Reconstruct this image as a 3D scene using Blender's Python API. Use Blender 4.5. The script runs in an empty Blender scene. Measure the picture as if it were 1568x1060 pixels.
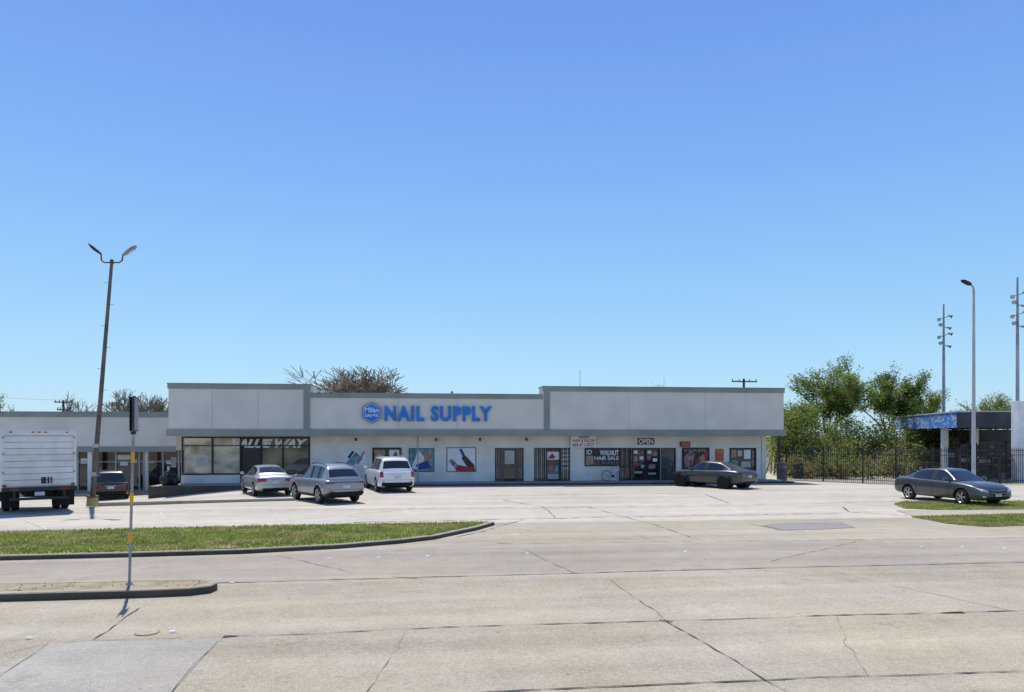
import bpy, bmesh, math, random
from math import sin, cos, radians, pi, atan2, sqrt
from mathutils import Vector, Matrix
from mathutils.bvhtree import BVHTree
random.seed(7)
FPX=1132.0; HOR=668.0; CX=784.0; CH=2.9
TH=math.atan(0.12); C=cos(TH); S=sin(TH)
scene=bpy.context.scene
def W(x,z): return (x*C+z*S, -x*S+z*C)
def GH(px,py,h=0.0):
    z=(CH-h)*FPX/(py-HOR); return W((px-CX)/FPX*z, z)
def fu(px,v):
    t=(px-CX)/FPX; k=v/(-t*S+C); return (t*C+S)*k
def fz(px,py,v):
    t=(px-CX)/FPX; k=v/(-t*S+C); return CH+(HOR-py)/FPX*k
def sm(a,b,x):
    t=max(0,min(1,(x-a)/(b-a))); return t*t*(3-2*t)
def terr(u,v):
    return -0.72*sm(8,18,-u)*sm(31,41,v)
# ---------- materials
def nd(nt,t,**k):
    n=nt.nodes.new(t)
    for a,b in k.items(): setattr(n,a,b)
    return n
def mat(name,col,col2=None,scale=4,rough=.8,metal=0,bump=0,coat=0,detail=5,spec=.4,stretch=(1,1,1),lo=.35,hi=.65):
    m=bpy.data.materials.new(name); m.use_nodes=True; nt=m.node_tree
    b=nt.nodes['Principled BSDF']
    b.inputs['Roughness'].default_value=rough; b.inputs['Metallic'].default_value=metal
    b.inputs['Coat Weight'].default_value=coat; b.inputs['Coat Roughness'].default_value=.05
    b.inputs['Specular IOR Level'].default_value=spec
    if col2 is None: col2=tuple(c*.85 for c in col)
    tc=nd(nt,'ShaderNodeTexCoord'); mp=nd(nt,'ShaderNodeMapping'); mp.inputs['Scale'].default_value=stretch
    no=nd(nt,'ShaderNodeTexNoise'); no.inputs['Scale'].default_value=scale; no.inputs['Detail'].default_value=detail
    r=nd(nt,'ShaderNodeValToRGB'); r.color_ramp.elements[0].position=lo; r.color_ramp.elements[1].position=hi
    r.color_ramp.elements[0].color=(*col2,1); r.color_ramp.elements[1].color=(*col,1)
    L=nt.links.new
    L(tc.outputs['Object'],mp.inputs[0]); L(mp.outputs[0],no.inputs['Vector']); L(no.outputs[0],r.inputs[0]); L(r.outputs[0],b.inputs['Base Color'])
    if bump:
        bp=nd(nt,'ShaderNodeBump'); bp.inputs['Strength'].default_value=bump; bp.inputs['Distance'].default_value=.02
        n2=nd(nt,'ShaderNodeTexNoise'); n2.inputs['Scale'].default_value=scale*6
        L(tc.outputs['Object'],n2.inputs['Vector']); L(n2.outputs[0],bp.inputs['Height']); L(bp.outputs[0],b.inputs['Normal'])
    return m
def pave(name,base,var=.12,speck=.25,streak=.12,warm=(1.0,.865,.63),cool=(1.0,.885,.70)):
    m=bpy.data.materials.new(name); m.use_nodes=True; nt=m.node_tree; L=nt.links.new
    b=nt.nodes['Principled BSDF']; b.inputs['Roughness'].default_value=.9; b.inputs['Specular IOR Level'].default_value=.2
    tc=nd(nt,'ShaderNodeTexCoord')
    def noise(sc,st=(1,1,1),det=5,rg=.6):
        mp=nd(nt,'ShaderNodeMapping'); mp.inputs['Scale'].default_value=st
        n=nd(nt,'ShaderNodeTexNoise'); n.inputs['Scale'].default_value=sc; n.inputs['Detail'].default_value=det; n.inputs['Roughness'].default_value=rg
        L(tc.outputs['Object'],mp.inputs[0]); L(mp.outputs[0],n.inputs['Vector']); return n.outputs[0]
    def ma(op,a,bb):
        n=nd(nt,'ShaderNodeMath',operation=op)
        for i,x in enumerate((a,bb)):
            if isinstance(x,(int,float)): n.inputs[i].default_value=x
            else: L(x,n.inputs[i])
        return n.outputs[0]
    def centred(o,amp): return ma('MULTIPLY',ma('SUBTRACT',o,.5),amp*2)
    def mr(o,a,b_,c,d):
        n=nd(nt,'ShaderNodeMapRange'); L(o,n.inputs[0])
        for i,x in enumerate((a,b_,c,d)): n.inputs[i+1].default_value=x
        return n.outputs[0]
    f=ma('ADD',1.0,centred(noise(.22),var*2.0))
    f=ma('ADD',f,centred(noise(1.7,det=6),var*1.6))
    f=ma('ADD',f,centred(noise(.8,(.04,1.0,1),det=3),streak*3.0))
    f=ma('ADD',f,centred(noise(48,det=2,rg=.8),speck*3.2))
    f=ma('ADD',f,centred(noise(13,det=4,rg=.75),speck*1.7))
    f=ma('MULTIPLY',f,mr(noise(.9,det=8,rg=.7),.58,.75,1,.70))
    f=ma('MULTIPLY',f,mr(noise(.5,(1,.6,1),det=7,rg=.65),.36,.27,1,1.22))
    f=ma('MULTIPLY',f,mr(noise(6,det=2,rg=.5),.70,.76,1,.68))
    cm=nd(nt,'ShaderNodeMix',data_type='RGBA'); cm.inputs[6].default_value=(base*warm[0],base*warm[1],base*warm[2],1)
    cm.inputs[7].default_value=(base*cool[0],base*cool[1],base*cool[2],1)
    L(mr(noise(.35),.4,.6,0,1),cm.inputs[0])
    vm=nd(nt,'ShaderNodeVectorMath',operation='SCALE'); L(cm.outputs[2],vm.inputs[0]); L(f,vm.inputs['Scale'])
    L(vm.outputs[0],b.inputs['Base Color'])
    bp=nd(nt,'ShaderNodeBump'); bp.inputs['Strength'].default_value=.4; bp.inputs['Distance'].default_value=.01
    L(noise(60,det=3,rg=.8),bp.inputs['Height']); L(bp.outputs[0],b.inputs['Normal'])
    return m
def leafmat(name,col,tr=.45):
    m=bpy.data.materials.new(name); m.use_nodes=True; nt=m.node_tree; L=nt.links.new
    out=nt.nodes['Material Output']; nt.nodes.remove(nt.nodes['Principled BSDF'])
    d=nd(nt,'ShaderNodeBsdfDiffuse'); t=nd(nt,'ShaderNodeBsdfTranslucent'); mx=nd(nt,'ShaderNodeMixShader'); mx.inputs[0].default_value=tr
    tc=nd(nt,'ShaderNodeTexCoord'); no=nd(nt,'ShaderNodeTexNoise'); no.inputs['Scale'].default_value=1.3
    r=nd(nt,'ShaderNodeValToRGB'); r.color_ramp.elements[0].position=.35; r.color_ramp.elements[1].position=.65
    r.color_ramp.elements[0].color=(col[0]*.75,col[1]*.75,col[2]*.7,1); r.color_ramp.elements[1].color=(col[0]*1.25,col[1]*1.15,col[2]*1.1,1)
    L(tc.outputs['Object'],no.inputs['Vector']); L(no.outputs[0],r.inputs[0]); L(r.outputs[0],d.inputs[0]); L(r.outputs[0],t.inputs[0])
    L(d.outputs[0],mx.inputs[1]); L(t.outputs[0],mx.inputs[2]); L(mx.outputs[0],out.inputs[0]); return m
M={}
M['stucco']=mat('stucco',(.70,.655,.58),(.62,.58,.51),.7,.9,bump=.15)
M['wall']=mat('painted_wall',(.80,.765,.69),(.67,.635,.56),1.1,.85,bump=.1)
M['trim']=mat('grey_trim',(.28,.30,.275),(.225,.245,.225),.8,.7)
M['joint']=mat('joint',(.45,.42,.38))
M['frameblk']=mat('black_frame',(.02,.02,.022),rough=.5)
M['framegry']=mat('alu_frame',(.45,.45,.45),rough=.5,metal=.3)
M['glass']=mat('dark_glass',(.035,.037,.04),(.012,.012,.014),.8,.04,spec=.8)
M['blind']=mat('blind_behind_glass',(.68,.60,.42),(.30,.25,.16),.9,.06,spec=1.0,stretch=(1,1,1.6),coat=.5)
M['reflglass']=mat('brown_reflection_glass',(.20,.165,.12),(.04,.034,.028),.9,.04,spec=.9)  # brownish reflection painted into the base colour of these panes
M['white']=mat('white_paint',(.82,.82,.82),(.7,.7,.69),2,.5)
M['blue']=mat('sign_blue',(.008,.20,.62),(.006,.17,.52),2,.35)
M['navy']=mat('navy',(.01,.05,.25),rough=.4)
M['red']=mat('red_print',(.45,.02,.04),(.3,.01,.03),3,.4)
M['teal']=mat('teal_print',(.22,.42,.46),(.05,.14,.18),5,.4)
M['pink']=mat('pink_print',(.5,.26,.29),(.1,.02,.04),6,.4)
M['black']=mat('black_print',(.015,.015,.017),(.03,.03,.03),5,.4)
M['skin']=mat('tan_print',(.5,.34,.26),(.28,.15,.1),6,.5)
M['orange']=mat('orange_notice',(.6,.14,.06),(.45,.1,.05),6,.5)
M['door']=mat('brown_door',(.12,.11,.10),(.07,.065,.06),3,.4)
M['conc']=pave('kerb_concrete',.36,.15,.2,.05)
M['kface']=pave('kerb_face_shade',.095,.25,.2,.05)  # shade of the backlit kerb face painted in as a near-black colour
M['walk']=pave('walkway_concrete',.38,.15,.12,.05)
M['lot']=pave('parking_lot_concrete',.47,.12,.10,.11,warm=(1,.90,.72),cool=(1,.915,.77))
M['road']=pave('road_concrete',.375,.12,.24,.14)
M['lane']=pave('road_lane_concrete',.335,.12,.20,.14,warm=(1.0,.87,.68),cool=(1.0,.88,.73))
M['slab']=pave('grey_slab',.37,.12,.24,.06,warm=(.98,.89,.72),cool=(.97,.91,.78))
M['asph']=pave('asphalt_patch',.27,.1,.2,.02,warm=(.98,.92,.83),cool=(.98,.93,.85))
M['crack']=mat('crack_tar',(.05,.04,.03),(.11,.085,.065),3,.9)
M['crackl']=mat('crack_faint',(.19,.155,.11),(.29,.24,.18),3,.9)
M['paintw']=mat('worn_marking',(.75,.75,.72),(.5,.48,.44),6,.8)
M['paintf']=mat('faded_marking',(.60,.56,.50),(.46,.41,.33),3,.8)
M['dirt']=mat('dry_ground',(.23,.19,.12),(.10,.12,.05),.3,.95,bump=.3)
M['itop']=mat('island_fill',(.36,.30,.20),(.24,.21,.12),2.5,.95,bump=.3)
M['gravel']=mat('gravel',(.42,.37,.30),(.25,.22,.18),3,.95,bump=.3)
M['turf']=mat('turf_soil',(.27,.29,.09),(.18,.19,.06),1.5,.95,bump=.5)
M['blade']=leafmat('grass_blade',(.27,.36,.08),.35); M['blade2']=leafmat('grass_blade_dry',(.46,.41,.19),.35)
M['steel']=mat('galvanised_steel',(.38,.38,.37),(.26,.26,.26),3,.5,metal=.5)
M['rust']=mat('weathered_pole',(.20,.16,.13),(.10,.08,.07),2,.7,metal=.2)
M['whitepole']=mat('pale_pole',(.55,.55,.55),(.42,.42,.42),1,.6)
M['yellow']=mat('yellow_paint',(.50,.38,.12),(.36,.28,.14),3,.7)
M['orangerefl']=mat('amber_sheeting',(.85,.42,.02),(.75,.35,.02),6,.35)
M['lens']=mat('lamp_lens',(.6,.6,.58),rough=.2)
M['wood']=mat('utility_wood',(.09,.065,.05),(.05,.04,.03),4,.9)
M['bark']=mat('bark',(.13,.10,.075),(.06,.05,.035),5,.95)
M['twig']=mat('twig',(.30,.24,.17),(.18,.145,.105),3,.95)
M['leafL']=leafmat('leaf_light',(.33,.41,.11)); M['leafD']=leafmat('leaf_dark',(.14,.20,.055)); M['bud']=leafmat('bud_leaf',(.36,.33,.17)); M['leafB']=leafmat('leaf_brown',(.27,.23,.12))
M['tyre']=mat('tyre',(.02,.02,.02),rough=.85)
M['rim']=mat('alloy',(.55,.55,.56),rough=.3,metal=.8)
M['cdark']=mat('underbody',(.008,.008,.008),rough=.8)
M['cglass']=mat('car_glass',(.018,.02,.022),(.01,.01,.011),1,.03,spec=.9,coat=.3)
M['headl']=mat('headlamp',(.75,.77,.8),(.35,.36,.38),14,.08,coat=1)
M['taill']=mat('tail_lamp',(.40,.01,.012),(.2,.005,.006),12,.12,coat=1)
M['plate']=mat('plate',(.7,.7,.7),(.35,.37,.45),18,.4)
M['trucks']=mat('truck_white',(.78,.77,.74),(.62,.60,.56),1.3,.5,bump=.05)
M['bluefas']=mat('faded_blue',(.05,.20,.55),(.34,.42,.50),1.6,.6,stretch=(1,1,3),lo=.42,hi=.52)
M['dkgrey']=mat('dark_fascia',(.075,.08,.085),(.05,.05,.055),1,.7)
# ---------- mesh builder
class MB:
    def __init__(s): s.v=[];s.f=[];s.m=[];s.mats=[]
    def mi(s,k):
        if k not in s.mats: s.mats.append(k)
        return s.mats.index(k)
    def add(s,vs,fs,k):
        o=len(s.v); s.v+= [tuple(p) for p in vs]; i=s.mi(k)
        for f in fs: s.f.append([o+a for a in f]); s.m.append(i)
    def box(s,x0,x1,y0,y1,z0,z1,k):
        s.add([(x0,y0,z0),(x1,y0,z0),(x1,y1,z0),(x0,y1,z0),(x0,y0,z1),(x1,y0,z1),(x1,y1,z1),(x0,y1,z1)],
              [(0,3,2,1),(4,5,6,7),(0,1,5,4),(1,2,6,5),(2,3,7,6),(3,0,4,7)],k)
    def obox(s,c,size,rot,k):
        R=rot if isinstance(rot,Matrix) else Matrix.Rotation(rot,3,'Z'); h=[a/2 for a in size]
        vs=[Vector(c)+R@Vector((sx*h[0],sy*h[1],sz*h[2])) for sz in(-1,1) for sx,sy in((-1,-1),(1,-1),(1,1),(-1,1))]
        s.add(vs,[(0,3,2,1),(4,5,6,7),(0,1,5,4),(1,2,6,5),(2,3,7,6),(3,0,4,7)],k)
    def cone(s,p0,p1,r0,r1,k,n=8,cap=True):
        p0=Vector(p0);p1=Vector(p1);d=p1-p0
        if d.length<1e-6:return
        q=d.to_track_quat('Z','Y'); vs=[]
        for p,r in((p0,r0),(p1,r1)):
            for i in range(n):
                a=2*pi*i/n; vs.append(p+q@Vector((cos(a)*r,sin(a)*r,0)))
        fs=[(i,(i+1)%n,n+(i+1)%n,n+i) for i in range(n)]
        if cap: fs+= [tuple(range(n-1,-1,-1)),tuple(range(n,2*n))]
        s.add(vs,fs,k)
    def lathe(s,prof,k,n=20,M4=None):
        vs=[]
        for y,r in prof:
            for i in range(n):
                a=2*pi*i/n; p=Vector((cos(a)*r,y,sin(a)*r)); vs.append(M4@p if M4 else p)
        fs=[]
        for j in range(len(prof)-1):
            for i in range(n): fs.append((j*n+i,j*n+(i+1)%n,(j+1)*n+(i+1)%n,(j+1)*n+i))
        s.add(vs,fs,k)
    def obj(s,name,parent=None,smooth=False,loc=None,rz=None):
        me=bpy.data.meshes.new(name); me.from_pydata(s.v,[],s.f)
        for k in s.mats: me.materials.append(M[k] if isinstance(k,str) else k)
        me.polygons.foreach_set('material_index',s.m)
        if smooth: me.polygons.foreach_set('use_smooth',[True]*len(s.f))
        me.update(); o=bpy.data.objects.new(name,me); scene.collection.objects.link(o)
        if parent: o.parent=parent
        if loc: o.location=loc
        if rz is not None: o.rotation_euler[2]=rz
        return o
def empty(name,loc=(0,0,0),rz=0):
    e=bpy.data.objects.new(name,None); scene.collection.objects.link(e); e.location=loc; e.rotation_euler[2]=rz; e.empty_display_size=.3; return e
def text(name,body,x0,x1,z0,z1,y,k,parent,ext=.01,off=0.0,shear=0,sp=1.0):
    cu=bpy.data.curves.new(name,'FONT'); cu.body=body; cu.size=1; cu.offset=off; cu.shear=shear; cu.extrude=.5; cu.space_character=sp
    t=bpy.data.objects.new('t',cu); scene.collection.objects.link(t)
    bpy.context.view_layer.update()
    dg=bpy.context.evaluated_depsgraph_get(); me=bpy.data.meshes.new_from_object(t.evaluated_get(dg))
    bpy.data.objects.remove(t)
    xs=[v.co.x for v in me.vertices]; ys=[v.co.y for v in me.vertices]
    a,b,c,d=min(xs),max(xs),min(ys),max(ys)
    for v in me.vertices:
        v.co=(x0+(v.co.x-a)/(b-a)*(x1-x0),y-v.co.z*2*ext,z0+(v.co.y-c)/(d-c)*(z1-z0))
    me.materials.clear(); me.materials.append(M[k])
    o=bpy.data.objects.new(name,me); scene.collection.objects.link(o); o.parent=parent; return o
# ---------- ground
def lines(lst): return sorted(set(lst))
us=lines([-1500,-700,-300,-150,-80]+[-60+2*i for i in range(61)]+[80,150,300,700,1500])
vs_=lines([-1200,-500,-200,-100,-60,-20,0,10,20,24.5]+[26+1.5*i for i in range(25)]+[66,80,120,250,600,1500,2500])
def sheet(name,us,vs_,dz,k):
    mb=MB(); V=[(u,v,terr(u,v)+dz) for v in vs_ for u in us]; n=len(us)
    mb.add(V,[(j*n+i,j*n+i+1,(j+1)*n+i+1,(j+1)*n+i) for j in range(len(vs_)-1) for i in range(n-1)],k); return mb.obj(name)
sheet('ground',us,vs_,-.03,'dirt')
sheet('parking_lot',[u for u in us if -60<=u<=60],[v for v in vs_ if 24.5<=v<=57.5],-.005,'lot')
sheet('road',[-300,-60,60,300],[-60,-20,0,10,20,24.5],-.005,'road')
def flat(mb,pts,z,k): mb.add([(x,y,z) for x,y in pts],[tuple(range(len(pts)))],k)
mb=MB(); flat(mb,[GH(-500,922),GH(100,899),GH(500,888),GH(880,878),GH(1250,868),GH(1568,861),GH(1900,853),GH(1900,816),GH(1568,823),GH(1100,829),GH(760,832),GH(690,834),GH(370,853),GH(-500,873)],-.001,'lane'); mb.obj('road_lane')
mb=MB(); flat(mb,[GH(75,985),GH(335,979),GH(262,1062),GH(150,1200),GH(-300,1200)],.001,'slab'); mb.obj('road_slab')
mb=MB(); flat(mb,[GH(1168,804),GH(1205,801),GH(1290,800),GH(1310,808),GH(1250,811),GH(1190,812)],.004,'asph'); mb.obj('asphalt_patch')
mb=MB()
def crack(pts,w,k,seg=.22,jit=.02,z=.006):
    P=[Vector(GH(*p)) for p in pts]; Q=[]; off=Vector((0,0))
    for a,b in zip(P,P[1:]):
        n=max(1,int((b-a).length/seg))
        for i in range(n):
            off=off*.85+Vector((random.gauss(0,jit),random.gauss(0,jit)))
            q=a.lerp(b,i/n); Q.append(q+off*min(1,i/3 if i<n/2 else (n-i)/3))
    Q.append(P[-1])
    V=[];F=[]
    for i,q in enumerate(Q):
        d=(Q[min(i+1,len(Q)-1)]-Q[max(i-1,0)]); d.normalize(); nn=Vector((-d.y,d.x)); ww=w*random.choice((.15,.3,.5,.8,1.1,1.3))/2
        V+= [(q.x+nn.x*ww,q.y+nn.y*ww,z),(q.x-nn.x*ww,q.y-nn.y*ww,z)]
    for i in range(len(Q)-1): F.append((2*i,2*i+1,2*i+3,2*i+2))
    mb.add(V,F,k)
crack([(342,975),(480,971),(600,964),(800,957),(1020,951),(1250,943),(1440,939),(1700,932)],.035,'crack',jit=.01)
crack([(1440,939),(1475,938)],.10,'crack'); crack([(342,975),(365,974)],.09,'crack'); crack([(1010,949),(1030,953)],.09,'crack')
crack([(1020,952),(1095,995),(1172,1042)],.022,'crack',jit=.012)
crack([(700,1064),(770,1059),(960,1051),(1172,1042),(1400,1034),(1700,1024)],.03,'crack',z=.0065,jit=.01)
crack([(342,975),(300,1015),(262,1062),(230,1110)],.014,'crack',jit=.012)
crack([(1172,1042),(1230,1075)],.022,'crack',z=.007)
crack([(142,980),(180,955),(215,930)],.02,'crack'); crack([(75,985),(30,1015),(-40,1062)],.016,'crackl')
crack([(0,1003),(75,985),(142,980),(342,975)],.014,'crackl',z=.0055)
crack([(100,899),(500,888),(880,878),(1250,868),(1568,861),(1800,857)],.03,'crackl',jit=.01)
crack([(805,842),(880,878)],.035,'crackl',z=.007); crack([(935,888),(1020,951)],.018,'crackl',z=.007)
crack([(600,883),(650,887)],.045,'crack',z=.007)
crack([(880,878),(1100,872),(1290,878)],.02,'crack',z=.0055)
crack([(760,832),(1100,829),(1568,823)],.045,'crackl'); crack([(1290,878),(1568,940)],.014,'crackl',z=.0075)
crack([(700,822),(740,814),(775,803),(800,796)],.035,'crack'); crack([(730,805),(790,800)],.05,'crack',z=.007)
crack([(540,800),(700,797),(900,793),(1290,786)],.07,'crackl'); crack([(280,782),(640,779),(900,776),(1200,772),(1380,768)],.06,'crackl')
crack([(1290,776),(1300,784),(1390,790)],.08,'crack',z=.008); crack([(900,776),(1000,803)],.03,'crackl',z=.008)
crack([(640,779),(520,790),(380,803)],.03,'crackl',z=.008); crack([(700,760),(1000,756),(1300,757)],.06,'crackl')
crack([(1150,803),(1200,812)],.05,'crack',z=.009); crack([(1310,830),(1180,860)],.02,'crackl',z=.009)
crack([(1000,803),(1080,830)],.03,'crackl',z=.009); crack([(420,850),(540,878)],.02,'crackl',z=.009)
crack([(620,964),(560,1062)],.010,'crackl',z=.0085,jit=.03); crack([(1280,942),(1330,1037)],.010,'crackl',z=.0085,jit=.03); crack([(770,766),(830,776),(850,793)],.05,'crackl',z=.0085); crack([(1080,757),(1120,772)],.06,'crackl',z=.0085)
mb.obj('pavement_cracks')
mb=MB()
for px,py in [(505,856),(580,854),(655,852),(728,850),(808,848),(264,968),(45,978),(1475,838),(1412,838),(1540,840),(1050,845),(355,893)]:
    x,y=GH(px,py); s=.055
    mb.cone((x,y,0),(x,y,.02),s,s*.7,'paintw',12)
mb.obj('road_studs')
mb=MB()
for a,b in [((38,796),(72,811)),((246,785),(250,796))]:
    p=Vector(GH(*a));q=Vector(GH(*b)); d=(q-p).normalized(); n=Vector((-d.y,d.x))*.035
    flat(mb,[p+n,q+n,q-n,p-n],.005,'paintf')
mb.obj('parking_markings')
x,y=GH(225,969); mb=MB(); mb.cone((x,y,-.003),(x,y,.004),.17,.17,'crackl',24); mb.cone((x,y,0),(x,y,.008),.155,.155,'road',24); mb.obj('valve_cover')
# ---------- grass areas
def inside(p,poly):
    r=False;j=len(poly)-1
    for i in range(len(poly)):
        if (poly[i][1]>p[1])!=(poly[j][1]>p[1]) and p[0]<(poly[j][0]-poly[i][0])*(p[1]-poly[i][1])/(poly[j][1]-poly[i][1])+poly[i][0]: r=not r
        j=i
    return r
def blades(mb,poly,n,z,hh=.09,dry=.25):
    x0=min(p[0] for p in poly);x1=max(p[0] for p in poly);y0=min(p[1] for p in poly);y1=max(p[1] for p in poly)
    c=0
    while c<n:
        p=(random.uniform(x0,x1),random.uniform(y0,y1))
        if not inside(p,poly): continue
        c+=1
        pat=sin(p[0]*1.1+sin(p[1]*1.7)*2)*.5+.5
        h=hh*random.uniform(.4,1.2); a=random.uniform(0,pi); w=random.uniform(.012,.03); lx=random.gauss(0,.03);ly=random.gauss(0,.03)
        dx=cos(a)*w;dy=sin(a)*w
        mb.add([(p[0]-dx,p[1]-dy,z),(p[0]+dx,p[1]+dy,z),(p[0]+lx,p[1]+ly,z+h)],[(0,1,2)],'blade2' if random.random()<dry*(.4+1.2*pat) else 'blade')
def inset_poly(poly,d):
    n=len(poly);out=[]
    A=sum(poly[i][0]*poly[(i+1)%n][1]-poly[(i+1)%n][0]*poly[i][1] for i in range(n)); sg=1 if A>0 else -1
    for i in range(n):
        p=Vector(poly[i-1]);q=Vector(poly[i]);r=Vector(poly[(i+1)%n])
        a=(q-p).normalized();b=(r-q).normalized(); na=Vector((-a.y,a.x))*sg; nb=Vector((-b.y,b.x))*sg
        m=(na+nb).normalized(); k=d/max(.5,m.dot(na)); out.append(tuple(q+m*k))
    return out
def ext(a,b,d):
    a=Vector(a);b=Vector(b); return tuple(a+(a-b).normalized()*d)
def island(name,poly,h,kerb,n,turf='turf',hh=.09,dry=.25):
    e=empty(name); ip=inset_poly(poly,kerb); mb=MB(); N=len(poly)
    V=[(x,y,-.02) for x,y in poly]+[(x,y,h-.02) for x,y in poly]+[(x,y,h) for x,y in inset_poly(poly,.02)]+[(x,y,h) for x,y in ip]
    for r in range(3):
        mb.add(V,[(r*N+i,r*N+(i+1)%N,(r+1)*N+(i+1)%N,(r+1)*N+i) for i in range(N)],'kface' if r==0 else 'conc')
    mb.obj('kerb',e)
    mb=MB(); flat(mb,ip,h-.004,turf); mb.obj('top',e)
    mb=MB(); blades(mb,ip,n,h-.005,hh,dry); mb.obj('grass',e); return e
fr=[GH(370,848),GH(0,858)]; fl=ext(fr[1],fr[0],14)
bk=[GH(0,820),GH(410,810)]; bl=ext(bk[0],bk[1],12)
poly=[fl,fr[1],GH(200,853),fr[0],GH(520,840),GH(610,832.5),GH(665,826),GH(690,820.5),GH(730,812),GH(757,804),GH(600,806.5),bk[1],GH(200,815),bk[0],bl]
island('grass_verge',poly,.11,.12,50000,hh=.07,dry=.45)
mb=MB(); x,y=GH(352,838,.11); mb.cone((x,y,.09),(x,y,.125),.26,.26,'conc',16); mb.obj('meter_lid')
f=[GH(322,908),GH(290,912),GH(220,915),GH(0,921)]; b=[GH(0,903),GH(250,898),GH(312,897)]
poly=[ext(f[3],f[2],6),f[3],f[2],f[1],f[0],GH(333,903),GH(328,899),b[2],b[1],b[0],ext(b[0],b[1],6)]
island('traffic_island',poly,.14,.16,150,turf='itop',hh=.04,dry=1.2)
poly=[GH(1368,772),GH(1385,768.5),GH(1568,768),GH(1760,768),GH(1760,779),GH(1568,780),GH(1440,781),GH(1385,779)]
mb=MB(); flat(mb,poly,.012,'turf'); blades(mb,poly,14000,.01,.07,.45); mb.obj('grass_strip')
poly=[GH(1395,792),GH(1568,787.5),GH(1800,785),GH(1800,802),GH(1568,805),GH(1510,807),GH(1450,802),GH(1420,796)]
mb=MB(); flat(mb,poly,.012,'turf'); blades(mb,poly,16000,.01,.07,.45); mb.obj('grass_strip')
poly=[GH(1372,781.5),GH(1568,781),GH(1800,780),GH(1800,784.5),GH(1568,787),GH(1400,791)]
mb=MB(); flat(mb,poly,.008,'walk'); mb.obj('sidewalk')
mb=MB(); a=Vector(GH(150,774)); b=Vector(GH(452,766.5)); d=(b-a).normalized(); 
mb.obox(((a+b)/2).to_3d()+Vector((0,0,.03)),((b-a).length,.16,.16),atan2(d.y,d.x),'conc'); mb.obj('kerb_strip')
# ---------- main building
B=empty('strip_mall_building')
VF=44.65; VW=45.75; mb=MB()
uL=fu(258,VF); u1=fu(475,VF); u2=fu(832,VF); uR=fu(1200,VF)
zb=2.95; zt=5.92; zm=5.42
mb.box(uL,u1,VF,VW+.3,zb,zt,'stucco'); mb.box(u1+.003,u2-.003,VF+.02,VW+.3,zb,zm,'stucco'); mb.box(u2,uR,VF,VW+.3,zb,zt,'stucco')
mb.box(uL+.5,uR-1,VW+.302,60,-1.2,5.2,'stucco')
mb.box(uL,u1,VW+.302,VW+.6,5.2,zt,'stucco'); mb.box(u2,uR,VW+.302,VW+.6,5.2,zt,'stucco')
mb.obj('fascia_and_body',B)
mb=MB()
mb.box(uL-.08,u1+.06,VF-.07,VW+.7,zt,zt+.05,'trim'); mb.box(uL-.05,u1+.04,VF-.05,VF-.003,zt-.28,zt-.002,'trim')
mb.box(u2-.06,uR+.08,VF-.07,VW+.7,zt,zt+.05,'trim'); mb.box(u2-.04,uR+.05,VF-.05,VF-.003,zt-.28,zt-.002,'trim')
mb.box(u1+.062,u2-.062,VF-.04,VW+.6,zm,zm+.05,'trim'); mb.box(u1+.045,u2-.045,VF-.03,VF+.017,zm-.26,zm-.002,'trim')
mb.box(uL-.1,uR+.1,VF-.08,VF-.003,zb-.03,zb+.34,'trim'); mb.box(uL-.06,uR+.06,VF-.003,VW-.002,zb-.04,zb-.003,'trim')
for a in(fu(465,VF),fu(833,VF)): mb.box(a,a+.36,VF-.05,VF-.004,zb+.342,zt-.282 if a<0 or True else 0,'trim')
mb.obj('trim_bands',B)
mb=MB()
for p in(325,395,610,700,962,1080,1142): 
    a=fu(p,VF); top=(zt if p<475 or p>832 else zm)-.29
    mb.box(a,a+.02,VF-.006,VF+.03,zb+.35,top,'joint')
mb.obj('panel_joints',B)
def wx(px): return fu(px,VW)
def wz(py,px=784): return fz(px,py,VW)
ops=[(278,475,668.5,727),(571,614,686,711),(758,802,686,739.5),(818,873,686,739.5),(967,1011,686,739.5),(1117,1158,686,721),(948,967,686,739.5),(1012,1035,686,739.5)]
ops.sort(); mb=MB(); cur=uL+.35; zbase=-1.2; ztop=2.948
WE=wx(1173)
for a,b,t,bt in ops:
    ua,ub=wx(a),wx(b); m=(a+b)/2
    if ua>cur: mb.box(cur,ua,VW,VW+.25,zbase,ztop,'wall')
    zt_=min(wz(t,m),ztop-.02); zb_=wz(bt,m)
    mb.box(ua,ub,VW,VW+.25,zt_,ztop,'wall'); mb.box(ua,ub,VW,VW+.25,zbase,zb_,'wall')
    cur=ub
mb.box(cur,WE,VW,VW+.25,zbase,ztop,'wall'); mb.box(WE+.9,WE+1.02,VW+.1,VW+.22,0,2.9,'frameblk')
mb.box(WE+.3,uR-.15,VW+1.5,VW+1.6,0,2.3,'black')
mb.obj('front_wall',B)
def pan(mb,x0,x1,y0,y1,k,v0=VW-.03,v1=VW+.04):
    m=(x0+x1)/2; mb.box(wx(x0),wx(x1),v0,v1,wz(y1,m),wz(y0,m),k)
mb=MB(); GI=VW+.10; GB=VW+.13
pan(mb,281,324,671,726.5,'blind',GI,GB); pan(mb,326,367,671,726.5,'blind',GI,GB)
pan(mb,368,398,670,726.8,'black',GI+.02,GB+.02); pan(mb,401,432,671,726.5,'reflglass',GI,GB); pan(mb,434,472,671,726.5,'reflglass',GI,GB)
for a,b,t,bt in [(571,614,687,710),(759,768,687,739),(793,801,687,739),(819,835,687,739),(859,872,687,739),(948,967,687,739),(1012,1035,687,739),(1118,1157,687,720)]: pan(mb,a,b,t,bt,'glass',GI,GB)
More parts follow.
